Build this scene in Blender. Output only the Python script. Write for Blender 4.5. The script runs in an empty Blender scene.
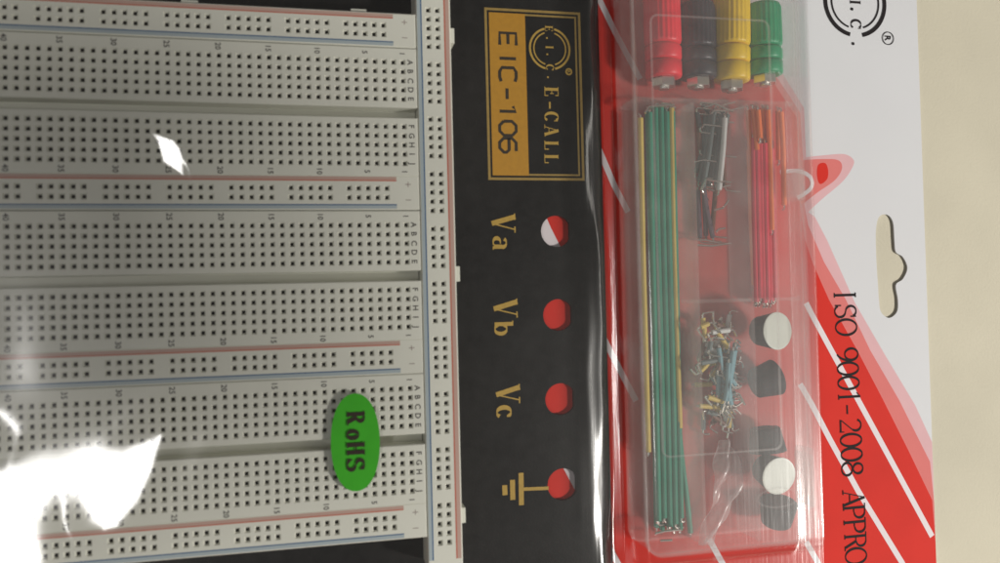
import bpy, math, random
import numpy as np
from mathutils import Matrix, Vector, geometry
random.seed(7)
scn = bpy.context.scene
MM = 0.001          # everything below is written in millimetres
C = scn.collection

# ------------------------------------------------------------------ camera
CAM = (-25.5626, -65.6843, 238.9318)
ROT = (0.0258942, -0.2232743, -0.0251148)
FPX = 827.226       # focal length for a 1000 px wide frame
cd = bpy.data.cameras.new('camera'); cam = bpy.data.objects.new('camera', cd); C.objects.link(cam)
cam.location = [c * MM for c in CAM]; cam.rotation_euler = ROT
cd.sensor_width = 36; cd.lens = 36 * FPX / 1000
cd.clip_start = 0.005; cd.clip_end = 20
cd.dof.use_dof = True; cd.dof.focus_distance = 0.275
cd.dof.aperture_fstop = cd.lens / 2.4
scn.camera = cam
# ------------------------------------------------------------------ world, lamps, exposure
w = bpy.data.worlds.new('World'); scn.world = w; w.use_nodes = True
w.node_tree.nodes['Background'].inputs['Color'].default_value = (1.0, 0.95, 0.88, 1)
w.node_tree.nodes['Background'].inputs['Strength'].default_value = 0.065
def lamp(name, loc, size, sizey, radiance, color, target=(0, -70, 0), spread=180):
    l = bpy.data.lights.new(name, 'AREA'); l.shape = 'RECTANGLE'
    l.size = size * MM; l.size_y = sizey * MM
    l.energy = radiance * math.pi * l.size * l.size_y
    l.color = color; l.spread = math.radians(spread)
    o = bpy.data.objects.new(name, l); C.objects.link(o)
    o.location = [c * MM for c in loc]
    d = Vector(loc) - Vector(target); z = d.normalized()
    y = Vector((0, 1, 0)); y = (y - z * y.dot(z)).normalized(); x = y.cross(z)
    o.rotation_euler = Matrix((x, y, z)).transposed().to_euler()
    return o
LA = (-600, -190, 1000)
lamp('ceiling_lamp', LA, 74, 340, 22.0, (1.0, 0.98, 0.95))
lamp('main_lamp', (1150, -550, 1000), 135, 135, 400, (1.0, 0.965, 0.90), target=(0, -70, 0))
lamp('room_lamp', (480, -200, 300), 110, 640, 2.2, (1.0, 0.95, 0.87), target=(150, -80, 0))
scn.view_settings.view_transform = 'Standard'; scn.view_settings.look = 'None'
scn.view_settings.exposure = 0.2; scn.view_settings.gamma = 1
scn.cycles.transparent_max_bounces = 48; scn.cycles.max_bounces = 10
scn.cycles.caustics_reflective = False; scn.cycles.caustics_refractive = False

# ------------------------------------------------------------------ helpers
_a, _b, _c = ROT
RX = np.array([[1, 0, 0], [0, math.cos(_a), -math.sin(_a)], [0, math.sin(_a), math.cos(_a)]])
RY = np.array([[math.cos(_b), 0, math.sin(_b)], [0, 1, 0], [-math.sin(_b), 0, math.cos(_b)]])
RZ = np.array([[math.cos(_c), -math.sin(_c), 0], [math.sin(_c), math.cos(_c), 0], [0, 0, 1]])
RM = RZ @ RY @ RX
def at(u, v, z):
    """place on the plane at height z (mm) seen at photo pixel u, v"""
    d = RM @ np.array([(u - 500) / FPX, -(v - 281.5) / FPX, -1.0])
    t = (z - CAM[2]) / d[2]
    return (CAM[0] + t * d[0], CAM[1] + t * d[1])
def pts_at(l, z): return [at(u, v, z) for u, v in l]

class MB:
    def __init__(s): s.v = []; s.f = []; s.m = []; s.zc = 0
    def add(s, vs, fs, m=0):
        n = len(s.v); s.v += [tuple(map(float, p)) for p in vs]
        s.f += [[i + n for i in f] for f in fs]; s.m += [m] * len(fs)
    def box(s, x0, x1, y0, y1, z0, z1, m=0):
        s.add([(x0,y0,z0),(x1,y0,z0),(x1,y1,z0),(x0,y1,z0),(x0,y0,z1),(x1,y0,z1),(x1,y1,z1),(x0,y1,z1)],
              [(0,3,2,1),(4,5,6,7),(0,1,5,4),(1,2,6,5),(2,3,7,6),(3,0,4,7)], m)
    def slab(s, loops, z0, z1, m=0):
        """prism over a polygon with holes; loops[0] outer"""
        loops = [[p for i, p in enumerate(l) if math.dist(p, l[i-1]) > 1e-3] for l in loops]
        flat = [p for l in loops for p in l]
        tris = geometry.tessellate_polygon([[Vector((p[0], p[1], 0)) for p in l] for l in loops])
        N = len(flat); vs = [(x, y, z1) for x, y in flat] + [(x, y, z0) for x, y in flat]
        fs = []
        for t in tris:
            a, b, c = [flat[i] for i in t]
            ccw = (b[0]-a[0])*(c[1]-a[1]) - (b[1]-a[1])*(c[0]-a[0]) > 0
            t = list(t) if ccw else list(t)[::-1]
            fs.append(t); fs.append([i + N for i in t[::-1]])
        k = 0
        for li, l in enumerate(loops):
            ar = sum(l[i][0]*l[(i+1) % len(l)][1] - l[(i+1) % len(l)][0]*l[i][1] for i in range(len(l)))
            for i in range(len(l)):
                a = k + i; b = k + (i + 1) % len(l)
                q = [a, a + N, b + N, b]
                if (ar > 0) != (li == 0): q = q[::-1]
                fs.append(q)
            k += len(l)
        s.add(vs, fs, m)
    def flat(s, poly, z, m=0):
        s.zc += 1; z = z + s.zc * 0.002
        s.slab([poly], z - 0.012, z, m)
    def ribbon(s, pts, ws, z, m=0):
        L = []; R = []; n = len(pts)
        for i, p in enumerate(pts):
            a = pts[max(i-1, 0)]; b = pts[min(i+1, n-1)]
            dx, dy = b[0]-a[0], b[1]-a[1]; q = math.hypot(dx, dy) or 1
            wd = ws[i] if isinstance(ws, (list, tuple)) else ws
            nx, ny = -dy/q*wd/2, dx/q*wd/2
            L.append((p[0]+nx, p[1]+ny)); R.append((p[0]-nx, p[1]-ny))
        s.zc += 1; z = z + (s.zc % 40) * 0.0015
        vs = [(x, y, z) for x, y in L] + [(x, y, z) for x, y in R]
        s.add(vs, [(i, n+i, n+i+1, i+1) for i in range(n-1)], m)
    def tube(s, path, r, m=0, seg=8, caps=True):
        P = [Vector(p) for p in path]; n = len(P); up = Vector((0, 0, 1)); rings = []
        for i in range(n):
            t = (P[min(i+1, n-1)] - P[max(i-1, 0)]).normalized()
            u = up if abs(t.dot(up)) < 0.95 else Vector((1, 0, 0))
            a = t.cross(u).normalized(); b = a.cross(t)
            rr = r[i] if isinstance(r, (list, tuple)) else r
            rings.append([P[i] + (a*math.cos(k*2*math.pi/seg) + b*math.sin(k*2*math.pi/seg))*rr for k in range(seg)])
        vs = [v for rg in rings for v in rg]
        fs = [(i*seg+k, i*seg+(k+1) % seg, (i+1)*seg+(k+1) % seg, (i+1)*seg+k) for i in range(n-1) for k in range(seg)]
        if caps: fs += [list(range(seg))[::-1], [(n-1)*seg+k for k in range(seg)]]
        s.add([tuple(v) for v in vs], fs, m)
    def lathe(s, prof, M, m=0, seg=40, lobes=0, depth=0.0):
        """prof = (r, z) list, axis local z, matrix M"""
        vs = []; n = len(prof)
        for r, z, *fl in prof:
            for k in range(seg):
                a = 2*math.pi*k/seg; rr = r
                if fl and lobes: rr = r - depth*(0.5+0.5*math.cos(lobes*a))
                vs.append(tuple(M @ Vector((rr*math.cos(a), rr*math.sin(a), z))))
        fs = [(i*seg+k, i*seg+(k+1) % seg, (i+1)*seg+(k+1) % seg, (i+1)*seg+k) for i in range(n-1) for k in range(seg)]
        fs += [list(range(seg))[::-1], [(n-1)*seg+k for k in range(seg)]]
        s.add(vs, fs, m)
    def build(s, name, mats, parent=None, origin=None, smooth=False, label=None):
        me = bpy.data.meshes.new(name)
        o = bpy.data.objects.new(name, me); C.objects.link(o)
        off = np.zeros(3)
        if origin is not None: off = np.array(origin, float)
        par = np.zeros(3)
        if parent is not None:
            q = parent
            while q is not None: par += np.array(q.location); q = q.parent
        V = (np.array(s.v, float) - off) * MM if origin is not None else np.array(s.v, float) * MM - par
        me.from_pydata(V.tolist(), [], s.f)
        for mt in (mats if isinstance(mats, (list, tuple)) else [mats]): me.materials.append(mt)
        me.polygons.foreach_set('material_index', s.m)
        if smooth: me.polygons.foreach_set('use_smooth', [True]*len(s.f))
        me.update()
        if parent is not None: o.parent = parent
        if origin is not None: o.location = (off*MM - par).tolist()
        if label: o['label'] = label
        return o
def thing(name, label, cat, loc=(0, 0, 0), group=None):
    o = bpy.data.objects.new(name, None); C.objects.link(o); o.empty_display_size = 0.01
    o.location = [c*MM for c in loc]; o['label'] = label; o['category'] = cat
    if group: o['group'] = group
    return o
def rrect(x0, x1, y0, y1, r, n=6):
    out = []
    for cx, cy, a in ((x1-r, y1-r, 0), (x0+r, y1-r, 90), (x0+r, y0+r, 180), (x1-r, y0+r, 270)):
        for k in range(n+1):
            t = math.radians(a + 90*k/n); out.append((cx + r*math.cos(t), cy + r*math.sin(t)))
    return out
def spline(pts, n=8, closed=False):
    out = []; N = len(pts)
    g = (lambda i: pts[i % N]) if closed else (lambda i: pts[min(max(i, 0), N-1)])
    for i in range(N if closed else N-1):
        p0, p1, p2, p3 = g(i-1), g(i), g(i+1), g(i+2)
        for k in range(n):
            t = k/n
            out.append(tuple(0.5*((2*p1[j]) + (-p0[j]+p2[j])*t + (2*p0[j]-5*p1[j]+4*p2[j]-p3[j])*t*t + (-p0[j]+3*p1[j]-3*p2[j]+p3[j])*t**3) for j in range(len(p1))))
    if not closed: out.append(tuple(pts[-1]))
    return out

# ------------------------------------------------------------------ materials
def mat(name, col, rough=0.5, metal=0.0, spec=0.5, var=0.0, vscale=60, bump=0.0, bscale=900, coat=0.0):
    m = bpy.data.materials.new(name); m.use_nodes = True; nt = m.node_tree; b = nt.nodes['Principled BSDF']
    b.inputs['Base Color'].default_value = (*col, 1); b.inputs['Roughness'].default_value = rough
    b.inputs['Metallic'].default_value = metal; b.inputs['Specular IOR Level'].default_value = spec
    b.inputs['Coat Weight'].default_value = coat; b.inputs['Coat Roughness'].default_value = 0.15
    tc = nt.nodes.new('ShaderNodeTexCoord')
    if var:
        n = nt.nodes.new('ShaderNodeTexNoise'); n.inputs['Scale'].default_value = vscale; n.inputs['Detail'].default_value = 6
        nt.links.new(tc.outputs['Object'], n.inputs['Vector'])
        r = nt.nodes.new('ShaderNodeMapRange'); r.inputs['From Min'].default_value = 0.3; r.inputs['From Max'].default_value = 0.7
        r.inputs['To Min'].default_value = 1-var; r.inputs['To Max'].default_value = 1+var
        nt.links.new(n.outputs['Fac'], r.inputs['Value'])
        mx = nt.nodes.new('ShaderNodeVectorMath'); mx.operation = 'SCALE'; mx.inputs[0].default_value = col
        nt.links.new(r.outputs['Result'], mx.inputs['Scale']); nt.links.new(mx.outputs[0], b.inputs['Base Color'])
    if bump:
        n = nt.nodes.new('ShaderNodeTexNoise'); n.inputs['Scale'].default_value = bscale; n.inputs['Detail'].default_value = 4
        nt.links.new(tc.outputs['Object'], n.inputs['Vector'])
        bp = nt.nodes.new('ShaderNodeBump'); bp.inputs['Strength'].default_value = bump; bp.inputs['Distance'].default_value = 0.0003
        nt.links.new(n.outputs['Fac'], bp.inputs['Height']); nt.links.new(bp.outputs[0], b.inputs['Normal'])
    return m
def clear_mat(name, ior, rough, haze=0.0, hcol=(0.8, 0.8, 0.8), bump=0.0, bscale=60, tint=(1, 1, 1), gmax=0.045, draw=0, lobe=0.0, hr=(0.75, 1.25), hs=90):
    """clear plastic sheet: transparent + fresnel gloss, with an optional milky part"""
    m = bpy.data.materials.new(name); m.use_nodes = True; nt = m.node_tree; nt.nodes.clear()
    out = nt.nodes.new('ShaderNodeOutputMaterial'); tr = nt.nodes.new('ShaderNodeBsdfTransparent')
    tr.inputs[0].default_value = (*tint, 1)
    gl = nt.nodes.new('ShaderNodeBsdfGlossy'); gl.inputs['Roughness'].default_value = rough
    fr = nt.nodes.new('ShaderNodeFresnel'); fr.inputs['IOR'].default_value = ior
    cur = tr
    if haze:
        df = nt.nodes.new('ShaderNodeBsdfDiffuse'); df.inputs[0].default_value = (*hcol, 1)
        tl = nt.nodes.new('ShaderNodeBsdfTranslucent'); tl.inputs[0].default_value = (*hcol, 1)
        ad = nt.nodes.new('ShaderNodeMixShader'); ad.inputs[0].default_value = 0.42
        nt.links.new(df.outputs[0], ad.inputs[1]); nt.links.new(tl.outputs[0], ad.inputs[2])
        mh = nt.nodes.new('ShaderNodeMixShader')
        n = nt.nodes.new('ShaderNodeTexNoise'); n.inputs['Scale'].default_value = hs; n.inputs['Detail'].default_value = 5
        tc = nt.nodes.new('ShaderNodeTexCoord'); nt.links.new(tc.outputs['Object'], n.inputs['Vector'])
        r = nt.nodes.new('ShaderNodeMapRange'); r.inputs['From Min'].default_value = 0.3; r.inputs['From Max'].default_value = 0.7
        r.inputs['To Min'].default_value = haze*hr[0]; r.inputs['To Max'].default_value = haze*hr[1]
        nt.links.new(n.outputs['Fac'], r.inputs['Value']); nt.links.new(r.outputs['Result'], mh.inputs[0])
        nt.links.new(tr.outputs[0], mh.inputs[1]); nt.links.new(ad.outputs[0], mh.inputs[2]); cur = mh
    mx = nt.nodes.new('ShaderNodeMixShader')
    cl = nt.nodes.new('ShaderNodeMath'); cl.operation = 'MINIMUM'; cl.inputs[1].default_value = gmax
    g2 = nt.nodes.new('ShaderNodeBsdfGlossy'); g2.inputs['Roughness'].default_value = 0.38
    mg = nt.nodes.new('ShaderNodeMixShader'); mg.inputs[0].default_value = lobe
    nt.links.new(gl.outputs[0], mg.inputs[1]); nt.links.new(g2.outputs[0], mg.inputs[2])
    nt.links.new(fr.outputs[0], cl.inputs[0]); nt.links.new(cl.outputs[0], mx.inputs[0]); nt.links.new(cur.outputs[0], mx.inputs[1]); nt.links.new(mg.outputs[0], mx.inputs[2])
    nt.links.new(mx.outputs[0], out.inputs[0])
    if bump:
        tc = nt.nodes.new('ShaderNodeTexCoord'); n = nt.nodes.new('ShaderNodeTexNoise'); n.inputs['Scale'].default_value = bscale
        n.inputs['Detail'].default_value = 3; n.inputs['Distortion'].default_value = 0.6
        nt.links.new(tc.outputs['Object'], n.inputs['Vector'])
        bp = nt.nodes.new('ShaderNodeBump'); bp.inputs['Strength'].default_value = 1; bp.inputs['Distance'].default_value = bump
        nt.links.new(n.outputs['Fac'], bp.inputs['Height'])
        if draw:
            mp = nt.nodes.new('ShaderNodeMapping'); mp.inputs['Scale'].default_value = (900, 45, 200)
            n2 = nt.nodes.new('ShaderNodeTexNoise'); n2.inputs['Scale'].default_value = 1; n2.inputs['Detail'].default_value = 3
            nt.links.new(tc.outputs['Object'], mp.inputs['Vector']); nt.links.new(mp.outputs[0], n2.inputs['Vector'])
            b2 = nt.nodes.new('ShaderNodeBump'); b2.inputs['Strength'].default_value = 1; b2.inputs['Distance'].default_value = draw
            sp = nt.nodes.new('ShaderNodeSeparateXYZ'); nt.links.new(tc.outputs['Object'], sp.inputs[0])
            rr = nt.nodes.new('ShaderNodeMapRange'); rr.inputs['From Min'].default_value = 0.040; rr.inputs['From Max'].default_value = 0.052
            nt.links.new(sp.outputs['X'], rr.inputs['Value']); nt.links.new(rr.outputs['Result'], b2.inputs['Strength'])
            nt.links.new(n2.outputs['Fac'], b2.inputs['Height']); nt.links.new(bp.outputs[0], b2.inputs['Normal']); bp = b2
        nt.links.new(bp.outputs[0], gl.inputs['Normal'])
    return m
M_table = mat('cream_laminate', (0.52, 0.485, 0.385), 0.75, spec=0.2, var=0.06, vscale=22, bump=0.25, bscale=1100)
M_card = mat('white_card', (0.585, 0.59, 0.61), 0.7, spec=0.2, var=0.015, vscale=25)
M_red = mat('red_ink', (0.56, 0.028, 0.019), 0.7, spec=0.12, var=0.06, vscale=40)
M_mid = mat('pink_ink', (0.60, 0.17, 0.16), 0.7, spec=0.12, var=0.03)
M_light = mat('pale_pink_ink', (0.62, 0.38, 0.40), 0.7, spec=0.12, var=0.03)
M_wline = mat('white_ink', (0.68, 0.62, 0.64), 0.7, spec=0.12)
M_black = mat('black_ink', (0.02, 0.017, 0.018), 0.75, spec=0.1)
M_plate = mat('black_enamel', (0.013, 0.0125, 0.0125), 0.34, spec=0.2, var=0.25, vscale=300, bump=0.15, bscale=1500)
M_gold = mat('gold_ink', (0.44, 0.22, 0.02), 0.4, var=0.06, vscale=700)
M_goldl = mat('dull_gold_ink', (0.30, 0.20, 0.055), 0.4, var=0.1, vscale=700)
M_plateink = mat('dark_lettering', (0.03, 0.022, 0.014), 0.4)
M_abs = mat('ivory_abs', (0.76, 0.76, 0.675), 0.42, var=0.03, vscale=45, bump=0.08, bscale=1400)
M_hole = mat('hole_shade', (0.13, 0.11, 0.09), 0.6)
M_clip = mat('nickel_clip', (0.6, 0.6, 0.58), 0.25, metal=1)
M_rline = mat('red_line_ink', (0.55, 0.13, 0.08), 0.45)
M_bline = mat('blue_line_ink', (0.04, 0.12, 0.26), 0.45)
M_rtint = mat('red_tint_ink', (0.56, 0.37, 0.31), 0.42)
M_btint = mat('blue_tint_ink', (0.42, 0.49, 0.52), 0.42)
M_print = mat('grey_print', (0.07, 0.065, 0.06), 0.45)
M_fprint = mat('faint_print', (0.36, 0.30, 0.27), 0.45)
M_green = mat('green_sticker', (0.05, 0.38, 0.022), 0.32, var=0.04, vscale=200, coat=0.2)
M_film = clear_mat('clear_film', 2.05, 0.16, haze=0.007, hcol=(0.8, 0.78, 0.72), bump=0.00003, bscale=60, gmax=0.14, draw=0.00006, lobe=0.12, hr=(0.1, 1.9), hs=26)
M_tray = clear_mat('milky_plastic', 1.2, 0.2, haze=0.10, hcol=(0.97, 0.94, 0.92))
M_lid = clear_mat('milky_lid', 1.35, 0.14, haze=0.08, hcol=(0.97, 0.94, 0.92), bump=0.0002, bscale=40)
M_floor = clear_mat('milky_floor', 1.3, 0.25, haze=0.11, hcol=(0.98, 0.70, 0.66))
M_ridge = clear_mat('milky_ridge', 1.3, 0.2, haze=0.13, hcol=(0.85, 0.82, 0.8))
M_steel = mat('tinned_wire', (0.75, 0.73, 0.68), 0.22, metal=1)
M_nick = mat('nickel_nut', (0.72, 0.7, 0.66), 0.3, metal=1)
def plas(n, c, r=0.38): return mat(n, c, r, var=0.05, vscale=300)
W = {'green': plas('green_pvc', (0.015, 0.27, 0.17)), 'yellow': plas('yellow_pvc', (0.66, 0.47, 0.10)),
     'grey': plas('grey_pvc', (0.13, 0.16, 0.16)), 'purple': plas('violet_pvc', (0.12, 0.07, 0.10)),
     'white': plas('white_pvc', (0.7, 0.7, 0.68)), 'brown': plas('brown_pvc', (0.16, 0.055, 0.03)),
     'red': plas('red_pvc', (0.72, 0.03, 0.07)), 'orange': plas('orange_pvc', (0.85, 0.17, 0.03)),
     'blue': plas('pale_blue_pvc', (0.16, 0.33, 0.38)), 'black': plas('black_pvc', (0.03, 0.03, 0.035))}
P_red = plas('red_cap', (0.80, 0.015, 0.035), 0.4); P_black = plas('black_cap', (0.018, 0.02, 0.03), 0.4)
P_yel = plas('yellow_cap', (0.80, 0.52, 0.005), 0.4); P_grn = plas('green_cap', (0.0, 0.30, 0.13), 0.4)
M_rub = mat('black_rubber', (0.010, 0.011, 0.015), 0.6, spec=0.2, var=0.2, vscale=400)
M_disc = mat('white_backing_paper', (0.60, 0.62, 0.55), 0.4, var=0.06, vscale=120)

# ------------------------------------------------------------------ lettering
_fc = {}
def font_char(ch):
    if ch not in _fc:
        cu = bpy.data.curves.new('t', 'FONT'); cu.body = ch; cu.resolution_u = 3; cu.offset = 0.022
        ob = bpy.data.objects.new('t', cu); C.objects.link(ob)
        dg = bpy.context.evaluated_depsgraph_get(); me = ob.evaluated_get(dg).to_mesh()
        vs = [tuple(v.co)[:2] for v in me.vertices]; fs = [list(p.vertices) for p in me.polygons]
        ob.evaluated_get(dg).to_mesh_clear()
        bpy.data.objects.remove(ob); bpy.data.curves.remove(cu)
        xs = [v[0] for v in vs] or [0]; x0, x1 = min(xs), max(xs)
        _fc[ch] = ([(x-(x0+x1)/2, y) for x, y in vs], fs, x1-x0)
    return _fc[ch]
def sans(mb, text, x, y, h, z, m=0, adv=None, sx=1.0):
    """reads from the top of the photo down: letter tops point to +x; centred on y, baseline at x"""
    sc = h/0.73; ch = [font_char(c) for c in text]; adv = adv or sc*0.62*sx
    y0 = y + adv*(len(text)-1)/2
    for i, (vs, fs, wd) in enumerate(ch):
        mb.add([(x + v*sc, y0 - i*adv - u*sc*sx, z) for u, v in vs], [f[::-1] for f in fs], m)
def arc(cx, cy, rx, ry, a0, a1, n=18):
    return [(cx + rx*math.cos(math.radians(a0+(a1-a0)*k/n)), cy + ry*math.sin(math.radians(a0+(a1-a0)*k/n))) for k in range(n+1)]
# serif glyphs: strokes ('s' straight with own width, 'c' curved with pen-like width), unit cap height
def G(T, t, sf):
    s = lambda *p, w=T: ('s', list(p), w)
    th = lambda *p: ('s', list(p), t)
    c = lambda pts: ('c', pts, 0)
    sr = lambda x, y, w=None: ('s', [(x-(w or sf), y), (x+(w or sf), y)], t)
    b = t/2
    return {
     'I': [s((.25,0),(.25,1)), sr(.25,b), sr(.25,1-b)],
     'H': [s((.17,0),(.17,1)), s((.63,0),(.63,1)), th((.17,.5),(.63,.5)), sr(.17,b), sr(.17,1-b), sr(.63,b), sr(.63,1-b)],
     'E': [s((.17,0),(.17,1)), th((.0,b),(.62,b)), th((.0,1-b),(.6,1-b)), th((.17,.52),(.46,.52)), s((.61,0),(.61,.26),w=t*1.3), s((.59,1),(.59,.77),w=t*1.3), s((.46,.4),(.46,.64),w=t*1.2)],
     'L': [s((.17,0),(.17,1)), th((.0,b),(.6,b)), sr(.17,1-b), s((.6,0),(.6,.3),w=t*1.4)],
     'A': [s((.36,1),(.66,0)), th((.36,.97),(.1,0)), th((.19,.32),(.56,.32)), sr(.1,b), sr(.66,b)],
     'V': [s((.1,1),(.4,0.02)), th((.4,.03),(.68,1)), sr(.1,1-b), sr(.68,1-b)],
     'P': [s((.17,0),(.17,1)), sr(.17,b), th((.0,1-b),(.36,1-b)), th((.17,.48),(.36,.48)), c(arc(.36,.74,.24,.26-b,90,-90))],
     'R': [s((.17,0),(.17,1)), sr(.17,b), th((.0,1-b),(.36,1-b)), th((.17,.52),(.38,.52)), c(arc(.36,.76,.23,.24-b,90,-90)), s((.38,.52),(.62,.03)), sr(.66,b)],
     'O': [c(arc(.4,.5,.36-T/3,.5-b,0,360,36))],
     '0': [c(arc(.32,.5,.27-T/4,.5-b,0,360,36))],
     'C': [c(arc(.42,.5,.36-T/3,.5-b,42,318,30)), s((.69,.95),(.69,.68),w=t*1.3)],
     'S': [c(arc(.33,.745,.22,.255-b,25,270,20)), c(arc(.33,.255,.24,.265-b,90,-155,20)), s((.55,.97),(.55,.72),w=t*1.3), s((.08,.03),(.08,.3),w=t*1.3)],
     '8': [c(arc(.32,.76,.2,.24-b,0,360,26)), c(arc(.32,.26,.25,.26-b,0,360,26))],
     '9': [c(arc(.32,.68,.23,.32-b,0,360,26)), c(arc(.18,.6,.38,.6,15,-70,16))],
     '1': [s((.3,0),(.3,1)), sr(.3,b), th((.14,.84),(.3,.97))],
     '2': [c(arc(.3,.74,.22,.26-b,160,-35,18)), th((.49,.6),(.08,.08)), s((.06,.05),(.55,.05),w=t*1.7), s((.55,0),(.55,.2),w=t)],
     '-': [('s', [(.06,.38),(.44,.38)], max(T*.6, t*1.5))],
     'o': [c(arc(.28,.33,.24-T/4,.34-b,0,360,28))],
     'c': [c(arc(.28,.33,.24-T/4,.34-b,45,320,24)), s((.42,.62),(.42,.46),w=t*2)],
     'a': [s((.42,.05),(.42,.45)), c(arc(.26,.45,.18,.21,0,150,12)), c(arc(.25,.2,.18,.2-b,75,300,18)), sr(.47,b,.07)],
     'b': [s((.13,0),(.13,1)), sr(.07,1-b,.07), c(arc(.32,.33,.23-T/4,.34-b,-150,150,24))],
     '.': [('s', [(.06,.02),(.06,.2)], .18)],
    }
G_bold = G(.2, .05, .14); G_med = G(.15, .055, .12); G_light = G(.10, .042, .1); G_heavy = G(.235, .075, .17)
def serif(mb, ch, x, y, h, z, gs, m=0, sx=1.0):
    """one glyph; its left side starts at y and it runs towards -y; baseline x, tops towards +x"""
    gk = {id(G_bold): (.2, .05), id(G_med): (.15, .055), id(G_light): (.10, .042), id(G_heavy): (.235, .075)}[id(gs)]
    T, t = gk
    for kind, pts, wd in gs[ch]:
        P = [(x + v*h, y - u*h*sx) for u, v in pts]
        if kind == 's': mb.ribbon(P, wd*h, z, m)
        else:
            ws = []
            for i in range(len(pts)):
                a = pts[max(i-1, 0)]; b = pts[min(i+1, len(pts)-1)]
                if pts[0] == pts[-1] or math.dist(pts[0], pts[-1]) < 1e-6:
                    a = pts[(i-1) % (len(pts)-1)]; b = pts[(i+1) % (len(pts)-1)]
                q = math.dist(a, b) or 1
                ws.append((t + (T-t)*(abs(b[1]-a[1])/q)**1.4)*h)
            mb.ribbon(P, ws, z, m)
def ring(mb, cx, cy, r, wd, z, gaps=(), m=0):
    spans = gaps or [(0, 360)]
    for a0, a1 in spans: mb.ribbon(arc(cx, cy, r, r, a0, a1, 40), wd, z, m)

# ------------------------------------------------------------------ table
t = MB(); t.box(-900, 900, -900, 900, -30, 0)
tb = t.build('table_top', M_table); tb['kind'] = 'structure'

# ------------------------------------------------------------------ blister package: card, print, clear shell, sticker
CZ = 0.8
pk = thing('blister_package', 'red and white hanging card with a clear blister shell, lying on the cream table', 'package', (0, -60, 0))
CX1 = 174.9
hk = lambda u, v: at(u, v, CZ)
hang = spline(pts_at([(879,217),(887,214.5),(893,222),(894.5,240),(896,252),(903,257),(907.5,268),(903,279),(896,285),(898,300),(897,312),(889,318),(881,312),(879,300),(878,285),(877,270),(876,250),(876,230)], CZ), 5, True)
hang = hang if sum(hang[i][0]*hang[(i+1) % len(hang)][1]-hang[(i+1) % len(hang)][0]*hang[i][1] for i in range(len(hang))) > 0 else hang[::-1]
cm = MB(); cm.slab([rrect(-190, CX1, -190, 80, 3), hang], 0.3, CZ)
card = cm.build('backing_card', M_card, pk)
pz = CZ + 0.02
def P(l): return pts_at(l, CZ)
def printed(name, mt, fn, z=pz):
    mb = MB(); fn(mb, z); return mb.build(name, mt, card)
def clipc(poly):   # keep ink on the card
    return [(min(x, CX1-0.05), y) for x, y in poly]
lightp = clipc(P([(722,-90),(748,0),(768,50),(804,108),(806,157)]) + spline(P([(806,157),(826,155),(844,154),(853,159),(853,166),(843,181),(822,199),(808,212)]), 5)
   + P([(815,217),(827,240),(855,303),(885,355),(915,405),(935,442),(960,470)]) + [(CX1-0.05, -189), (-189, -189), (-189, 79), (60, 79)])
midp = clipc(P([(716,-90),(742,0),(762,55),(800,112),(803,160)]) + spline(P([(803,160),(822,159),(838,160),(842,168),(835,180),(818,192),(804,203)]), 5)
   + P([(808,225),(824,262),(846,300),(870,350),(899,400),(930,462),(960,500)]) + [(CX1-0.05, -188.9), (-188.9, -188.9), (-188.9, 78.9), (58, 78.9)])
redp = clipc(P([(710,-90),(736,0),(757,58),(797,118),(799,200),(805,240),(813,264),(829,300),(857,350),(883,400),(908,450),(932,500),(960,540)]) + [(CX1-0.05, -188.8), (-188.8, -188.8), (-188.8, 78.8), (56, 78.8)])
printed('pale_pink_print', M_light, lambda mb, z: mb.slab([lightp], z-.01, z))
printed('pink_print', M_mid, lambda mb, z: mb.slab([midp], z-.01, z), pz+.02)
printed('red_print', M_red, lambda mb, z: (mb.slab([redp], z-.01, z), mb.slab([spline(P([(818,165),(825,163),(828,170),(827,179),(820,184),(817,176)]), 5, True)], z-.01, z+.01)), pz+.04)
def wl(mb, z):
    for pts in ([(806,303),(812,315),(864,411),(935,542),(985,632)], [(590,-20),(615,32),(640,79)], [(800,384),(812,405),(829,438),(858,491),(902,563),(950,655)],
                [(500,-40),(595,140),(614,185),(628,212)], [(806,542),(814,556),(850,620)], [(430,0),(549,231),(607,345),(625,380),(636,401)], [(709,539),(717,554),(760,630)],
                [(430,210),(573,480),(613,555),(660,640)]):
        p = []
        for a_, b_ in zip(P(pts)[:-1], P(pts)[1:]):
            if a_[0] >= CX1-1.3: break
            p.append(a_)
            if b_[0] > CX1-1.3:
                f_ = (CX1-1.3-a_[0])/(b_[0]-a_[0]); p.append((CX1-1.3, a_[1]+f_*(b_[1]-a_[1])))
        if P(pts)[-1][0] <= CX1-1.3: p.append(P(pts)[-1])
        mb.ribbon(p, 1.9, z, 0)
    mb.ribbon(P([(530,196),(548.5,238),(556,253)]), 3.9, z+.03); mb.ribbon(P([(572,462),(581,484),(590,504)]), 3.2, z+.03)
    mb.ribbon(spline(P([(780,172),(798,171),(809,176),(812,184),(808,191),(797,198)]), 6), 1.3, z+.02)
lt_clip = printed('white_line_print', M_wline, wl, pz+.06)
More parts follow.
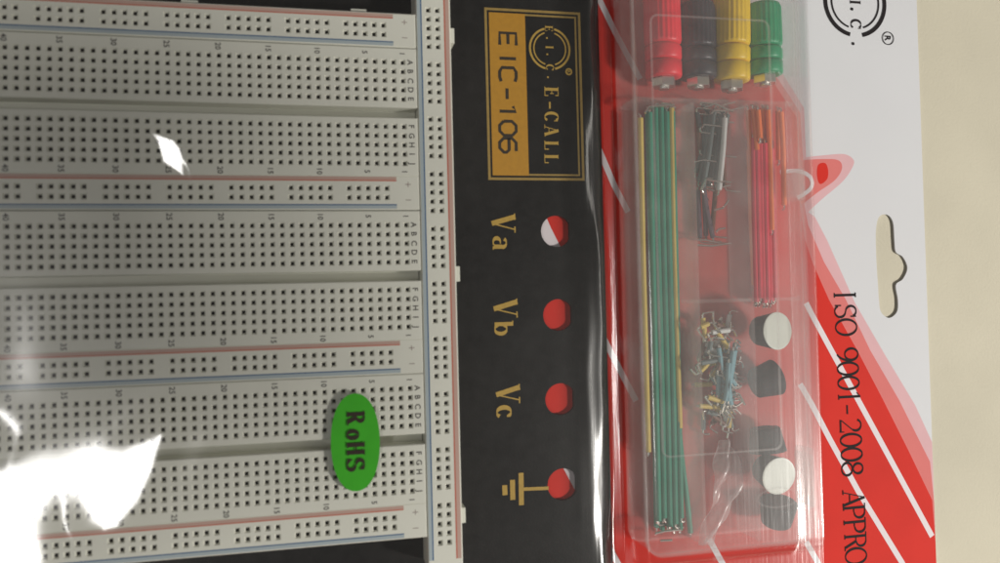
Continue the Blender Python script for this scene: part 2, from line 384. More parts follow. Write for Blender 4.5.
def iso(mb, z):
    tx = 'ISO 9001-2008 APPRO'
    for i, ch in enumerate(tx):
        if ch == ' ': continue
        v = 289.5 + i*14.35
        x0, y0 = at(833.5 + i*0.62, v, CZ); x1, _ = at(855.5 + i*0.62, v, CZ)
        serif(mb, ch, x0, y0, x1-x0, z, G_light, sx=.95 if ch not in '9012800' else 1.0)
    cx, cy = at(855, 2, CZ); r = 11.0
    ring(mb, cx, cy, r+.1, 1.35, z, [(-78, 78), (102, 258)])
    ring(mb, cx, cy, r-2.2, .55, z, [(-72, 72), (108, 252)])
    serif(mb, 'C', cx-1.9, cy-5.4, 3.9, z, G_bold, sx=1.25)
    serif(mb, 'I', cx-1.9, cy+1.0, 3.9, z, G_bold, sx=1.1)
    serif(mb, 'E', cx-1.9, cy+11.5, 3.9, z, G_bold, sx=1.4)
    for dy in (5.0, -2.4, -13.9):
        mb.ribbon(arc(cx-1.3, cy+dy, .28, .28, 0, 360, 10), .5, z)
    rx, ry = at(887.8, 38.3, CZ)
    ring(mb, rx, ry, 2.1, .28, z); sans(mb, 'R', rx-1.1, ry, 2.2, z+.01)
printed('printing', M_black, iso, pz+.14)

# clear shell as one drawn sheet
def sm(a, b, x): q = np.clip((x-a)/(b-a), 0, 1); return q*q*(3-2*q)
def prof(x, tab, sig=.7):
    """piecewise profile rounded off with a gaussian of width sig (mm)"""
    g_ = np.arange(-230, 240, .05); v = np.interp(g_, [p[0] for p in tab], [p[1] for p in tab])
    k_ = np.exp(-.5*(np.arange(-80, 81)*.05/sig)**2); v = np.convolve(np.pad(v, 80, mode='edge'), k_/k_.sum(), 'valid')
    return np.interp(x, g_, v)
XL = np.concatenate([np.arange(-185, -78, 1.1), np.arange(-78, -46, .45), np.arange(-46, 46, 1.1), np.arange(46, 70, .25), np.arange(70, 118, 1.2), np.arange(118, 133, .3)])
YL = np.concatenate([np.arange(-178, -150, 1.0), np.arange(-150, -138, .35), np.arange(-138, -100, .7), np.arange(-100, -86, .3), np.arange(-86, -42, .8), np.arange(-42, -8, .4), np.arange(-8, 58, .9)])
X, Y = np.meshgrid(XL, YL)
F = 15.4
Xw = X + (.55*np.sin(Y/27+1)+.25*np.sin(Y/8.3)+.12*np.sin(Y/3.7))*(X > 30)
tail = [(59.3, F-7.6), (60.9, F-12), (61.3, 2.6), (61.6, 1.25), (200, 1.25)]
head = [(-181, 1.25), (-177, 2), (-174, F), (40, F)]
hA = prof(Xw, head + [(50.2, F-.15), (52.2, F-1.05), (55.0, F-1.5), (57.2, F-3.2)] + tail, .5)
hB = prof(Xw, head + [(54.2, F-.1), (56.6, F-2.2)] + tail, .6)
hC = prof(Xw, head + [(47, F-.1), (51.5, F-.75), (54.0, F-2.6), (57, F-3.4)] + tail, .8)
wA = np.exp(-((Y+88)/17)**2); wC = np.exp(-((Y+28)/12)**2) + .6*np.exp(-((Y+120)/14)**2)
hb = (hA*wA + hC*wC + hB*.6)/(wA + wC + .6)
yb = prof(Y, [(-170, 0), (-166, .12), (-163, .9), (-158, 1), (60, 1)], 1)
hb = 1.25 + (hb-1.25)*yb
hs = prof(X, [(-200, 1.25), (61.3, 1.25), (62.0, 1.4), (64.9, 2.95), (65.25, 5), (65.5, 16), (66.3, 18.3), (68, 19.7), (71, 20.4), (76, 20.6), (110, 20.6), (120.4, 20.55), (121.3, 19.5), (122.6, 3), (123.4, 1.5), (126.5, 1.25), (200, 1.25)], .3)
ys = prof(Y, [(-200, 0), (-148, 0), (-146.2, .1), (-144.2, .75), (-142.3, .95), (-139, 1), (70, 1)], .8)
hs = 1.25 + (hs-1.25)*ys
H = np.maximum(hb, hs)
# dents and creases of the sheet; facets shaped to put in lamp glare
def inpoly(px, py, poly):
    c = np.zeros(px.shape, bool); d = np.full(px.shape, 1e9); n = len(poly)
    for i in range(n):
        x1, y1 = poly[i]; x2, y2 = poly[(i+1) % n]
        cond = ((y1 > py) != (y2 > py)) & (px < (x2-x1)*(py-y1)/((y2-y1) or 1e-9)+x1); c ^= cond
        tt = np.clip(((px-x1)*(x2-x1)+(py-y1)*(y2-y1))/((x2-x1)**2+(y2-y1)**2+1e-9), 0, 1)
        d = np.minimum(d, np.hypot(px-x1-tt*(x2-x1), py-y1-tt*(y2-y1)))
    return np.where(c, -d, d)
def slope_for(cx, cy, lx=0, ly=0):
    p = np.array([cx, cy, F]); a = np.array(CAM)-p; b = np.array([LA[0]+lx, LA[1]+ly, LA[2]])-p
    n = a/np.linalg.norm(a) + b/np.linalg.norm(b); return -n[0]/n[2], -n[1]/n[2]
def glare_facet(poly, wid=2.2, lx=0, ly=0, bias=0):
    global H
    pw = pts_at(poly, F); cx = sum(p[0] for p in pw)/len(pw); cy = sum(p[1] for p in pw)/len(pw)
    gx, gy = slope_for(cx, cy, lx, ly)
    d = inpoly(X, Y, pw); mask = 1 - sm(-.2, wid, d)
    e = 4.0; kx = (slope_for(cx+e, cy, lx, ly)[0]-gx)/e; ky = (slope_for(cx, cy+e, lx, ly)[1]-gy)/e
    H = H*(1-mask) + mask*(F + gx*(X-cx) + gy*(Y-cy) + .5*kx*(X-cx)**2 + .5*ky*(Y-cy)**2 + bias)
rng = np.random.RandomState(3)
for k in range(26):   # faint soft dents over the boards
    cx, cy = rng.uniform(-150, 35), rng.uniform(-150, 20); s1, s2 = rng.uniform(8, 26), rng.uniform(5, 14); a = rng.uniform(0, 3.14)
    u = (X-cx)*math.cos(a)+(Y-cy)*math.sin(a); v = -(X-cx)*math.sin(a)+(Y-cy)*math.cos(a)
    H = H + rng.uniform(-.35, .3)*np.exp(-(u/s1)**2-(v/s2)**2)*(X < 45)
glare_facet([(-30,450),(0,479),(26,476),(58,473),(84,465),(123,455),(163,436),(154,468),(140,498),(120,521),(107,524),(94,517),(81,494),(65,482),(50,486),(39,504),(31,521),(38,543),(43,556),(19,561),(-30,570)], 13, bias=.6)
glare_facet([(155,134),(175,140),(182,149),(184,177),(161,162)], 1.7)
H = H - 1.5*np.exp(-((X+14)**2+(Y+103)**2)/(2*19.**2))
for v_, w_ in ():   # fine parallel creases at the left
    xa, ya = at(w_, v_, F); H = H + .035*np.exp(-((Y-ya-.02*(X-xa))/.35)**2)*(1-sm(xa-6, xa, X))
fm = MB(); ny, nx = X.shape
fm.v = list(zip(X.ravel().tolist(), Y.ravel().tolist(), np.maximum(H, 1.2).ravel().tolist()))
idx = np.arange(ny*nx).reshape(ny, nx)
fm.f = np.stack([idx[:-1, :-1], idx[:-1, 1:], idx[1:, 1:], idx[1:, :-1]], -1).reshape(-1, 4).tolist(); fm.m = [0]*len(fm.f)
shell = fm.build('blister_shell', M_film, pk, smooth=True)
def film_h(x, y):
    i = int(np.argmin(abs(YL-y))); j = int(np.argmin(abs(XL-x))); return H[i, j]
sx_, sy_ = at(355.8, 443.3, F+.3)
st = MB(); N = 48; vs = [(sx_, sy_, film_h(sx_, sy_)+.12)]
for rr in (.5, 1.0):
    for k in range(N):
        a = 2*math.pi*k/N; x = sx_ + 6.45*rr*math.copysign(abs(math.cos(a))**.93, math.cos(a)); y = sy_ + 13.0*rr*math.copysign(abs(math.sin(a))**.93, math.sin(a))
        vs.append((x, y, film_h(x, y)+.14))
fs = [(0, 1+k, 1+(k+1) % N) for k in range(N)] + [(1+k, 1+N+k, 1+N+(k+1) % N, 1+(k+1) % N) for k in range(N)]
vs += [(x, y, z-.1) for x, y, z in vs[1+N:]]; fs += [(1+N+k, 1+2*N+k, 1+2*N+(k+1) % N, 1+N+(k+1) % N) for k in range(N)]
st.add(vs, fs); sticker = st.build('sticker', M_green, pk, smooth=False, label='green oval sticker reading RoHS')
lm = MB(); zt = max(v[2] for v in vs) + .03
for ch, v0, sxx in (('R', 412.5, .95), ('o', 430.5, 1.1), ('H', 443.5, .93), ('S', 459.5, 1.15)):
    x0, y0 = at(347, v0, F+.3); serif(lm, ch, x0, y0, 4.7, zt, G_heavy, sx=sxx)
lm.build('printing', M_plateink, sticker)

# ------------------------------------------------------------------ solderless breadboard station
PT = 2.3; BT = 12.5; PI2 = 2.54
bs = thing('breadboard_station', 'three ivory breadboards and a side bus strip on a black metal plate with gold lettering', 'breadboard', (-50, -60, 0.9))
pm = MB(); hx = 45.95; dl = []
for hy in (-46.1, -71.1, -96.15, -121.4):
    dl.append([(min(hx + 4.75*math.cos(a), hx+4.05), hy + 4.75*math.sin(a)) for a in [2*math.pi*k/40 for k in range(40)]])
pm.slab([rrect(-178, 60.93, -156, 52, 1.5)] + dl, 1.0, PT)
plate = pm.build('base_plate', M_plate, bs)
g = MB(); z = PT + .03
def frame(mb, x0, x1, y0, y1, wd, z):
    mb.slab([[(x0, y0), (x1, y0), (x1, y1), (x0, y1)], [(x0+wd, y0+wd), (x1-wd, y0+wd), (x1-wd, y1-wd), (x0+wd, y1-wd)]], z-.01, z)
x0, x1, y0, y1 = 25.55, 55.2, -30.85, 20.2
frame(g, x0, x1, y0, y1, .75, z); frame(g, x0+1.35, x1-1.35, y0+1.35, y1-1.35, .55, z)
g.build('gold_border', M_goldl, plate)
g = MB(); g.slab([[(26.9, -29.5), (37.9, -29.5), (37.9, 18.85), (26.9, 18.85)]], z, z+.012)
g.build('gold_panel', M_gold, plate)
g = MB(); zz = z + .04
def squareletter(mb, ch, x, y, h, wd, sw, z):
    a, b = h, wd; r = .3*min(a, b)
    L = {'E': [[(0,b),(0,0),(a,0),(a,b)], [(a/2,0),(a/2,b*.92)]], 'I': [[(0,b/2),(a,b/2)]],
         'C': [[(a*.08+0,b),(0,b*.7),(0,r),(r*.6,0),(a-r*.6,0),(a,r),(a,b*.7),(a*.92,b)]], '-': [[(a*.45,0),(a*.45,b)]],
         '1': [[(0,b*.6),(a,b*.6),(a*.8,b*.1)]], '0': [[(r,0),(a-r,0),(a,r),(a,b-r),(a-r,b),(r,b),(0,b-r),(0,r),(r,0)]],
         '6': [[(a,b*.9),(a,r),(a-r,0),(r,0),(0,r),(0,b-r),(r,b),(a*.55-r*.6,b),(a*.57,b-r*.6),(a*.57,0)]]}[ch]
    for pl in L: mb.ribbon([(x+p, y-q) for p, q in pl], sw, z)
for ch, v0, wd in (('E', 32.5, 3.6), ('I', 55.5, 1.5), ('C', 67.3, 4.1), ('-', 88, 3.2), ('1', 105, 3.0), ('0', 121, 4.2), ('6', 138, 4.2)):
    xx, yy = at(499.5, v0, PT); squareletter(g, ch, xx, yy, 5.0, wd, .95, zz)
g.build('printing', M_plateink, plate, label='dark letters EIC-106 on gold')
g = MB()
cx, cy = at(549.8, 48.6, PT)
ring(g, cx, cy, 6.15, .62, z, [(-76, 76), (104, 256)]); ring(g, cx, cy, 4.95, .42, z, [(-72, 72), (108, 252)])
for ch, dy in (('E', 7.0), ('I', 1.1), ('C', -4.6)): serif(g, ch, cx-1.3, cy+dy, 2.4, z, G_bold, sx=1.1)
for dy in (3.2, -1.7, -8.6): g.ribbon([(cx-1.1, cy+dy), (cx-.6, cy+dy)], .5, z)
rx, ry = at(568.8, 71.6, PT); ring(g, rx, ry, .85, .5, z); sans(g, 'R', rx-.5, ry, 1.0, z)
for ch, v0, sxx in (('E', 86.5, 1.0), ('-', 100.5, 1.25), ('C', 111, .95), ('A', 125, .98), ('L', 140.5, .98), ('L', 154, .98)):
    xx, yy = at(544.3, v0, PT); serif(g, ch, xx, yy, 4.35, z, G_bold, sx=sxx)
for ch, u0, v0, h, sxx in (('V', 491, 214.5, 7.3, .9), ('a', 492.5, 236.5, 6.2, 1.15), ('V', 493, 300, 7.3, .9), ('b', 494.5, 321, 5.6, 1.35),
                      ('V', 495.5, 386, 7.3, .9), ('c', 496.5, 405.5, 6.6, 1.15)):
    xx, yy = at(u0, v0, PT); serif(g, ch, xx, yy, h, z, G_bold, sx=sxx)
def pl(l): return pts_at(l, PT)
for l, wd in (([(548.5,488.3),(523,489.3)], 1.0), ([(521,473),(521.4,505.3)], 1.5), ([(512.4,480),(512.8,500)], 1.5), ([(504.6,485.3),(505,495.3)], 1.5)):
    g.ribbon(pl(l), wd, z)
g.build('gold_lettering', mat('bright_gold_ink', (0.42, 0.27, 0.055), 0.38, var=.08, vscale=800), plate, label='gold emblem, E-CALL, Va, Vb, Vc and earth sign')

def holed(mb, x0, x1, y0, y1, xs, ys, present, z0, z1):
    """moulded strip with real square sockets"""
    h1, h2, dep = .78, .44, 3.2
    gx = [x0] + [q for c in xs for q in (c-h1, c+h1)] + [x1]; gy = [y0] + [q for c in ys for q in (c-h1, c+h1)] + [y1]
    vid = {}
    def V(x, y, z):
        k = (round(x, 4), round(y, 4), round(z, 4))
        if k not in vid: vid[k] = len(mb.v); mb.v.append((x, y, z))
        return vid[k]
    def Fq(a, m=0): mb.f.append(a); mb.m.append(m)
    for i in range(len(gx)-1):
        for j in range(len(gy)-1):
            a, b, c, d = gx[i], gx[i+1], gy[j], gy[j+1]
            if i % 2 and j % 2 and present(i//2, j//2):
                mx, my = xs[i//2], ys[j//2]
                O = [V(a, c, z1), V(b, c, z1), V(b, d, z1), V(a, d, z1)]
                q = [(mx-h2, my-h2), (mx+h2, my-h2), (mx+h2, my+h2), (mx-h2, my+h2)]
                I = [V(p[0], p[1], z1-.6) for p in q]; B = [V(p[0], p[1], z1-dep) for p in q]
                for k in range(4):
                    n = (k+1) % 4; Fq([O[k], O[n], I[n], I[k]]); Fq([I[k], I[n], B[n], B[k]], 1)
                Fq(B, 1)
                mb.add([(mx-.38, my-.16, z1-1.3), (mx+.38, my-.16, z1-1.3), (mx+.38, my-.34, z1-2.6), (mx-.38, my-.34, z1-2.6)], [(0, 1, 2, 3)], 2)
                mb.add([(mx-.38, my+.16, z1-1.3), (mx+.38, my+.16, z1-1.3), (mx+.38, my+.34, z1-2.6), (mx-.38, my+.34, z1-2.6)], [(3, 2, 1, 0)], 2)
            else: Fq([V(a, c, z1), V(b, c, z1), V(b, d, z1), V(a, d, z1)])
    e = .25  # eased edge all round
    o = [(x0, y0), (x1, y0), (x1, y1), (x0, y1)]
    oo = [(x0-e, y0-e), (x1+e, y0-e), (x1+e, y1+e), (x0-e, y1+e)]
    T = [V(*p, z1) for p in o]; E = [V(*p, z1-e) for p in oo]; D = [V(*p, z0) for p in oo]
    for k in range(4):
        n = (k+1) % 4; Fq([E[k], E[n], T[n], T[k]]); Fq([D[k], D[n], E[n], E[k]])
XR = 3.55; XE = -160.6
colx = [-(c)*PI2 for c in range(62, -1, -1)]
S_ = {0: 'upper', 1: 'middle', 2: 'lower'}
for s, Y0 in enumerate((0, -44.88, -89.66)):
    par = None
    for half, (ya, yb2) in enumerate((((-12.35), 3.8), (-31.4, -15.55))):
        pass
    mb = MB()
    rows_t = [-(k)*PI2 + Y0 for k in range(5)][::-1]; rows_b = [-(k)*PI2 + Y0 for k in range(7, 12)][::-1]
    holed(mb, XE, XR, Y0-12.35, Y0+3.65, colx, rows_t, lambda i, j: True, PT, BT)
    holed(mb, XE, XR, Y0-31.35, Y0-15.6, colx, rows_b, lambda i, j: True, PT, BT)
    mb.box(XE-.2, XR+.2, Y0-15.5, Y0-12.5, PT+.1, BT-5.5)
    strip = mb.build('terminal_strip', [M_abs, M_hole, M_clip], bs, label=S_[s] + ' ivory terminal strip with rows lettered A to J')
    mb = MB(); zt = BT + .02
    for k, ch in enumerate('ABCDE'): sans(mb, ch, 1.35, Y0-k*PI2, 1.55, zt, sx=1.0)
    for k, ch in enumerate('FGHIJ'): sans(mb, ch, 1.35, Y0-(k+7)*PI2, 1.55, zt, sx=1.0)
    for cnum in [1] + list(range(5, 64, 5)):
        x = -(cnum-1)*PI2
        for yy in (Y0+2.35, Y0-27.94-2.35): sans(mb, str(cnum), x-.75, yy, 1.45, zt, adv=.98, sx=.95)
    mb.build('printing', M_print, strip)
for r, (Yc, which) in enumerate(((8.8, 'top'), (-36.08, 'second'), (-80.96, 'third'), (-125.74, 'bottom'))):
    mb = MB(); ys = [Yc-1.27, Yc+1.27]
    pres = lambda i, j: (63-i) % 6 in (3, 4, 5, 0, 1) and 3 <= 63-i <= 61
    holed(mb, XE, XR, Yc-4.45, Yc+4.45, colx, ys, pres, PT, BT)
    for tx in range(0, 4):
        X0 = -11.5 - tx*44
        if r == 0: mb.box(X0-2.1, X0+2.1, Yc+4.7, Yc+6.0, PT+.2, BT-2.0)
    rail = mb.build('power_rail', [M_abs, M_hole, M_clip], bs, label=which + ' power rail between its red and blue lines')
    mb = MB(); mb.box(XE+4, -2.4, Yc+3.2, Yc+4.35, BT+.008, BT+.014); mb.build('red_tint', M_rtint, rail)
    mb = MB(); mb.box(XE+4, -2.4, Yc-4.35, Yc-3.2, BT+.008, BT+.014); mb.build('blue_tint', M_btint, rail)
    mb = MB(); mb.box(XE+4, -2.4, Yc+3.14, Yc+3.44, BT+.008, BT+.024); mb.build('red_line', M_rline, rail)
    mb = MB(); mb.box(XE+4, -2.4, Yc-3.44, Yc-3.14, BT+.008, BT+.024); mb.build('blue_line', M_bline, rail)
    mb = MB(); zt = BT+.02
    mb.ribbon([(0.0, Yc+2.3), (1.5, Yc+2.3)], .24, zt); mb.ribbon([(.75, Yc+1.6), (.75, Yc+3.0)], .24, zt)
    mb.ribbon([(0.0, Yc-2.0), (1.5, Yc-2.0)], .24, zt)
    mb.build('printing', M_fprint, rail)
mb = MB(); xs = [7.36, 9.90]; ys = [14.95-k*PI2 for k in range(58, -1, -1)]
holed(mb, 4.25, 13.35, -139.2, 21.5, xs, ys, lambda i, j: (58-j) % 6 != 5, PT, BT)
for v in (36, 274, 516): 
    _, yy = at(453, v, 10.5); mb.box(13.6, 14.9, yy-2.1, yy+2.1, PT+.2, BT-1.6)
bus = mb.build('bus_strip', [M_abs, M_hole, M_clip], bs, label='upright bus strip along the right ends of the breadboards')
mb = MB(); mb.box(4.3, 5.3, -137, 19.5, BT+.008, BT+.014); mb.build('blue_tint', M_btint, bus)
mb = MB(); mb.box(11.95, 13.2, -137, 19.5, BT+.008, BT+.014); mb.build('red_tint', M_rtint, bus)
mb = MB(); mb.box(5.2, 5.55, -137, 19.5, BT+.008, BT+.024); mb.build('blue_line', M_bline, bus)
mb = MB(); mb.box(11.75, 12.12, -137, 19.5, BT+.008, BT+.024); mb.build('red_line', M_rline, bus)

# ------------------------------------------------------------------ clear component box
BX0, BX1, BY0, BY1, BZ0, BZ1 = 66.2, 119.4, -140.6, 46, 1.4, 17.4
cb = thing('component_box', 'long milky plastic box with three compartments under the clear blister', 'box', (93, -50, 1.3))
def wallring(mb, x0, x1, y0, y1, th, z0, z1, r=4.5):
    mb.slab([rrect(x0, x1, y0, y1, r), rrect(x0+th, x1-th, y0+th, y1-th, r-th)], z0, z1)
mb = MB(); wallring(mb, BX0, BX1, BY0, BY1, 1.0, BZ0+.81, 15.4)
mb.slab([rrect(BX0, BX1, BY0, BY1, 4.5)], BZ0, BZ0+.8, 1)
mb.build('tray', [M_tray, M_floor], cb)
D1, D2 = 85.0, 102.6; DY = -8.6; DM = -68.0
for nm, bx in (('divider', (D1-.5, D1+.5, BY0+1.02, DY-.55)), ('divider', (D2-.5, D2+.5, BY0+1.02, DY-.55)),
               ('divider', (BX0+1.02, BX1-1.02, DY-.5, DY+.5)), ('divider', (D1+.52, D2-.52, DM-.5, DM+.5)), ('divider', (D2+.52, BX1-1.02, DM-.5, DM+.5))):
    mb = MB(); mb.box(*bx, BZ0+.82, 14.8); mb.build(nm, M_tray, cb)
mb = MB(); mb.slab([rrect(BX0-.3, BX1+.3, BY0-.3, BY1+.3, 4.8)], 16.4, BZ1); wallring(mb, BX0-.3, BX1+.3, BY0-.3, BY1+.3, .8, 15.45, 16.38, 4.8)
lid = mb.build('lid', M_lid, cb)
mb = MB(); mb.slab([rrect(71, 109.3, -112.5, 15.5, 2.5), rrect(71.55, 108.75, -111.95, 14.95, 2.0)], BZ1+.01, BZ1+.45); mb.build('rim_ridge', M_ridge, lid)
for (v0, v1) in ((168, 200), (447, 508)):
    ya = at(815, v0, 12)[1]; yb2 = at(815, v1, 12)[1]
    mb = MB(); mb.slab([rrect(BX1+.35, BX1+3.6, yb2, ya, 1.4), rrect(BX1+.9, BX1+2.9, yb2+.8, ya-.8, .7)], 7, 12.5)
    mb.box(BX1+.32, BX1+1.0, yb2+1.5, ya-1.5, 7.05, 16); mb.build('latch', M_ridge, cb)
FL = BZ0 + .8    # floor the contents lie on

# ------------------------------------------------------------------ binding posts
def post(u, vtop, vbot, r, mt, colname, label, wob=0.0, zc=8.0):
    x, yb_ = at(u, vbot, zc); _, yt = at(u, vtop, zc); L = yt - yb_
    R = r; o = thing('binding_post', label, 'terminal', (x, yb_, FL), 'binding posts')
    zc = FL + R + .05
    Mx = Matrix.Translation((x, yb_, zc)) @ Matrix.Rotation(wob, 4, 'Z') @ Matrix.Rotation(-math.pi/2, 4, 'X')
    c1 = L*.24; c2 = L*.42
    mb = MB(); mb.lathe([(R*.72, c2+.25), (R*.9, c2+.25), (R*.97, c2+.9), (R, c2+1.6, 1), (R*.98, L-1.6, 1), (R*.9, L-.5), (R*.7, L)], Mx, seg=96, lobes=24, depth=.38)
    mb.build('knurled_cap', mt, o, smooth=True)
    mb = MB(); mb.lathe([(R*.8, c1+.3), (R*.93, c1+.35), (R*.98, c1+1), (R*.98, c2-.9), (R*.9, c2-.1), (R*.6, c2+.3)], Mx); mb.build('collar', mt, o, smooth=True)
    mb = MB(); mb.lathe([(R*.7, 1.7), (R*.93, 1.9), (R*.97, 2.4), (R*.97, c1-.2), (R*.85, c1+.1), (R*.5, c1+.4)], Mx); mb.build('base_ring', mt, o, smooth=True)
    mb = MB(); mb.lathe([(R*.62, -.9), (R*.66, -.7), (R*.66, 1.5), (R*.62, 1.75)], Mx, seg=6); mb.lathe([(1.6, -1.6), (1.7, 0)], Mx, seg=14); mb.build('nut', M_nick, o)
    return o
post(664, -6, 84, 5.65, P_red, 'red', 'red binding post lying leftmost in the top compartment of the box', 0.0)
post(698.5, 3, 84, 5.65, P_black, 'black', 'black binding post between the red and yellow ones in the box')
post(732, -8, 87, 5.65, P_yel, 'yellow', 'yellow binding post between the black and green ones in the box', -0.03)
post(765, 4, 81, 5.65, P_grn, 'green', 'green binding post lying rightmost in the top compartment of the box')

# ------------------------------------------------------------------ jumper wires
def wire(pix, z, color, label, group, r=.82, bare=5.0, bend=(0, 0, -1), zs=None, hook=True):
    """straight cut-and-bent jumper: insulated run plus a tinned leg at each end"""
    pts = [(*at(u, v, z if zs is None else zs[i]), z if zs is None else zs[i]) for i, (u, v) in enumerate(pix)]
    path = spline(pts, 6) if len(pts) > 2 else pts
    mid = pts[len(pts)//2]; o = thing('jumper_wire', label, 'wire', (mid[0], mid[1], FL), group)
    mb = MB(); mb.tube(path, r, seg=10); mb.build('insulation', W[color], o, smooth=False)
    for e in (0, -1):
        p = Vector(path[e]); q = Vector(path[1 if e == 0 else -2]); t = (p-q).normalized(); bd = Vector(bend)
        bd = bd if e == 0 or hook else bd
        leg = [p - t*.2, p + t*.9, p + t*1.3 + bd*.35, p + t*1.4 + bd*bare*.5, p + t*1.35 + bd*bare]
        leg = [Vector((v.x, v.y, max(v.z, FL+.33))) for v in leg]
        mb = MB(); mb.tube(leg, .32, seg=6); mb.build('bare_end', M_steel, o)
    return o
rnd = random.Random(5)
for lay in range(3):
    for k in range(5):
        u = 650 + k*5.6 + lay*1.2; z = FL + .9 + lay*1.6
        top = 109 + rnd.uniform(-2, 4); bot = rnd.uniform(517, 531)
        sh = 7.5
        wire([(u-2.5, top), (u+.3+rnd.uniform(-.4,.4), 240), (u+sh*.55+rnd.uniform(-.4,.4), 390), (u+sh-1, bot)], z, 'green',
             'long straight green wire in the bundle at the left of the box', 'long green wires', bend=(.9, 0, -.4) if lay == 2 else (0, 0, -1), bare=6 if lay == 2 and k in (0, 2) else 1.5)
wire([(672, 330), (680, 440), (687, 500), (690.5, 533)], FL+1, 'green', 'green wire curving away to the right from the bundle bottom', 'long green wires', bare=1.2)
wire([(640.5, 118), (643, 250), (646, 360), (648.5, 452)], FL+4.2, 'yellow', 'yellow wire along the left edge of the green bundle', 'yellow wires', bare=1.5)
wire([(671.5, 108), (673.5, 220), (677, 340), (680, 428)], FL+4.2, 'yellow', 'yellow wire along the right edge of the green bundle', 'yellow wires', bare=1.5)
GL = 'grey insulated wire in the tangle of the middle compartment'
for k in range(6):
    a = 706 + k*4.3; wire([(a, 112+rnd.uniform(-3, 4)), (a-4-k*.6, 150), (a-11+rnd.uniform(-1, 1), 178+rnd.uniform(-6, 10))], FL+1.2+(k % 3)*1.5, 'grey', GL, 'grey wires', r=.75,
         bend=(.95, rnd.uniform(-.3, .3), 0) if k % 2 else (.6, -.4, -.5), bare=5.5)
wire([(725, 118), (723, 150), (719, 190)], FL+6.2, 'white', 'white wire lying over the grey ones near the red wires', 'white wires', r=.8, bare=2)
for k, (p, zc, c) in enumerate([([(703,182),(707,210),(713,238)], 3, 'purple'), ([(698,190),(700,238)], 1.6, 'purple'), ([(704,192),(706,236)], 1.2, 'purple'), ([(716,185),(712,232)], 2.4, 'brown'), ([(722,160),(725,186)], 2, 'brown'), ([(698,118),(700,150)], 2, 'brown'), ([(702,105),(716,118)], 1.6, 'black'), ([(697,112),(700,128)], 4, 'black')]):
    wire(p, FL+zc, c, {'purple': 'dark violet wire below the grey ones in the middle compartment', 'brown': 'brown wire half hidden among the grey wires', 'black': 'black wire by the top wall of the middle compartment'}[c], c+' wires', r=.75, bend=(.95, -.1, .1), bare=5)
for (p, zc) in (([(703,108),(715,103.5),(733,111.5)], 7.5), ([(711,114),(714,110.5),(734,111)], 7), ([(701,190),(706,179.5),(723,182)], 7), ([(697,245),(712,246),(731,243)], 5.5), ([(697,240),(706,240),(722,244)], 5),
                ([(694,162),(703,160),(716,161.5)], 5), ([(702,128),(704,124.5),(722,126.5)], 5.5), ([(716,232),(719,229),(725,228)], 6), ([(714,210),(723,208),(729,200)], 5)):
    o = thing('wire_leg', 'shiny bare wire hook above the grey wires', 'wire', (*at(*p[0], FL+zc), FL), 'bare wire hooks')
    mb = MB(); mb.tube([(*at(u, v, FL+zc), FL+zc) for u, v in p], .33, seg=6); mb.build('bent_wire', M_steel, o)
zb = FL + 3.5
pp = pts_at([(712,452),(726,440),(737,452),(739,480),(731,508),(717,536),(704,548),(700,538),(708,520),(712,492),(710,470)], zb)
o = thing('plastic_scrap', 'crumpled scrap of clear film in the bottom of the middle compartment', 'film scrap', (*pp[0], FL))
mb = MB(); n_ = 26; cl_ = spline(pts_at([(724,440),(728,470),(722,505),(705,545)], zb), 9); rs = np.random.RandomState(2)
vs_ = []; W_ = 11
for i_, (x_, y_) in enumerate(cl_):
    wd_ = 4.6*math.sin(math.pi*min(1, (i_+1.5)/(len(cl_)+2)))**.6
    for k_ in range(W_):
        q_ = (k_/(W_-1)-.5)*2
        vs_.append((x_ + q_*wd_, y_ + .4*math.sin(3*q_+i_), zb + 1.6*math.sin(q_*4+i_*.35) + .7*math.sin(i_*.9+q_*2)))
mb.add(vs_, [(i_*W_+k_, i_*W_+k_+1, (i_+1)*W_+k_+1, (i_+1)*W_+k_) for i_ in range(len(cl_)-1) for k_ in range(W_-1)])
mb.build('film_sheet', clear_mat('scrap_film', 1.6, 0.3, haze=0.42, hcol=(0.97, 0.86, 0.85), lobe=.4, gmax=.12), o, smooth=True)
for pth, zc in (([(645,113),(649,106.5),(657,106),(671,104.5)], 7), ([(655,534),(664,531.5),(681,530)], 7), ([(660,541),(672,540.5)], 5)):
    o = thing('wire_leg', 'shiny bare wire end lying across the green bundle', 'wire', (*at(*pth[0], FL+zc), FL), 'bare wire ends')
    mb = MB(); mb.tube([(*at(u, v, FL+zc), FL+zc) for u, v in pth], .36, seg=6); mb.build('bent_wire', M_steel, o)
# small mixed wires
smallc = ['yellow', 'brown', 'blue', 'grey', 'yellow', 'white', 'blue', 'blue', 'brown', 'grey', 'blue', 'yellow']
for k in range(64):
    c = smallc[k % 12]; cu, cv = rnd.uniform(702, 730), rnd.uniform(322, 424); a = rnd.uniform(-.3, math.pi); L = rnd.uniform(4, 12)
    if c == 'blue': cu, cv, a = rnd.uniform(718, 733), rnd.uniform(345, 400), rnd.uniform(1.5, 2.3)
    wire([(cu-L*math.cos(a), cv+L*math.sin(a)), (cu+L*math.cos(a), cv-L*math.sin(a))], FL+1+(k/64)*9, c,
         {'yellow': 'short yellow wire', 'brown': 'short brown wire', 'blue': 'short pale blue wire', 'grey': 'short grey wire', 'white': 'short white wire', 'black': 'short black wire'}[c] + ' in the small heap below the middle divider',
         'short %s wires' % c, r=.75, bend=(math.sin(a+.3), -math.cos(a), .1) if k % 2 else (math.cos(a*3), math.sin(a*3), 0), bare=rnd.uniform(1.5, 4))
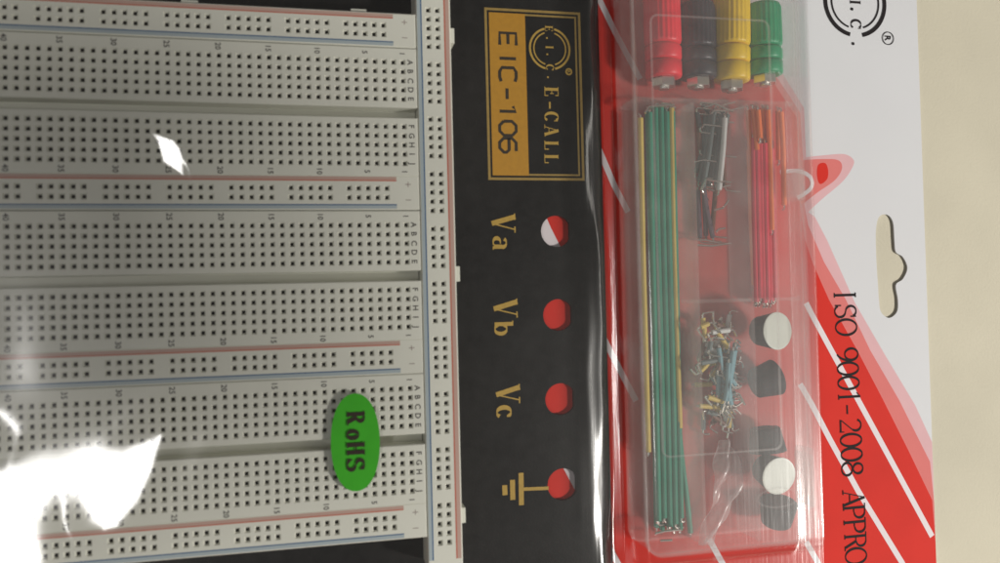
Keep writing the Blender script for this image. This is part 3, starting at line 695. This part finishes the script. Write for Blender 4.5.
for k in range(8):
    wire([(736-k*1.6+rnd.uniform(-1,1), 343+k*4), (731-k*.6, 375), (723+k*1.1, 409-(k%3)*4)], FL+8.2+(k%3)*1.3, 'blue', 'pale blue wire on top of the small heap near the right divider', 'pale blue wires over the heap', r=.8, bend=(.5, -.6, .1), bare=2.5)
for k in range(16):
    u = 751.5 + (k % 6)*3.9 + (k//6)*.8; z = FL + .9 + (k//6)*1.6 + (k % 2)*.5
    wire([(u, 141+rnd.uniform(-4, 8)), (u+1.5, 220), (u+3.4, 301+rnd.uniform(-3, 2))], z, 'red', 'straight red wire in the bundle at the right of the box', 'red wires', bare=1.2)
for k, p in enumerate([[(748,110),(750,150),(752,190)], [(753,109),(755,128),(757,150)], [(758,110),(760,138)], [(763,109),(761,140)], [(768,110),(770,160),(772,230)], [(781,112),(783,150),(784,205)], [(778,111),(779,160)], [(749,150),(751,215),(754,285)]]):
    wire(p, FL+1.4+(k % 3)*1.4+(2 if k < 5 else 0), 'orange', 'orange wire at the top of the red bundle' if k < 5 else 'orange wire beside the red bundle', 'orange wires', bare=1.3)

# ------------------------------------------------------------------ rubber feet
def foot(u, v, z, tilt, az, label, disc=True):
    x, y = at(u, v, z); o = thing('rubber_foot', label, 'rubber foot', (x, y, FL), 'black rubber feet')
    Mx = Matrix.Translation((x, y, z)) @ Matrix.Rotation(az, 4, 'Z') @ Matrix.Rotation(tilt, 4, 'Y')
    mb = MB(); mb.lathe([(3.0, -7.6), (4.1, -7.5), (4.5, -7.1), (5.55, -.6), (5.6, -.2), (5.4, 0)], Mx, seg=48); mb.lathe([(1.8, -7.9), (1.9, -7.55)], Mx, seg=24)
    mb.build('rubber_body', M_rub, o, smooth=False)
    if disc:
        mb = MB(); mb.lathe([(5.6, .03), (5.7, .1), (5.65, .32), (5.2, .36)], Mx, seg=48)
        mb.build('adhesive_disc', M_disc, o)
    return o
f1 = foot(777, 331, 13.6, math.radians(14), 0.1, 'black rubber foot with white disc up, just below the red wires')
f2 = foot(776, 377, 8.2, math.radians(88), 0.25, 'black rubber foot on its side between the two white discs', disc=False)
f3 = foot(778.5, 476, 13.0, math.radians(8), -1.15, 'black rubber foot with white disc up, near the box bottom')
f5 = foot(768, 452, 7.6, math.radians(86), -1.5, 'black rubber foot on its side just above the lower white disc', disc=False)
f4 = foot(779, 502, 8.2, math.radians(74), 1.57, 'black rubber foot lying at the very bottom of the box', disc=False)
mb = MB(); x, y = at(778.5, 498, 13.5); mb.ribbon(arc(x, y, 6.9, 2.8, 0, 360, 40), .5, 13.5)
o = mb.build('clear_ring', M_ridge); o['label'] = 'thin clear plastic ring lying over the lowest rubber foot'; o['category'] = 'ring'

# ------------------------------------------------------------------ unseen smartphone-shaped blocker, added above and beside the view to shade the upper left
ph = thing('phone_blocker', 'black smartphone-shaped blocker added above the right of the package, out of view, shading the upper left', 'phone_blocker', (302, -222, 360))
px_, py_, pz_ = 302, -222, 360
mb = MB(); mb.slab([rrect(px_-90, px_+90, py_-45, py_+45, 9)], pz_-4, pz_+4); mb.build('body', M_plate, ph)
mb = MB(); mb.slab([rrect(px_-85, px_+85, py_-40, py_+40, 7)], pz_+4.02, pz_+4.4); mb.build('screen', M_black, ph)
mb = MB(); mb.slab([rrect(px_-77, px_-54, py_-8, py_+34, 5)], pz_-6, pz_-4.02); mb.build('camera_bump', M_plate, ph)
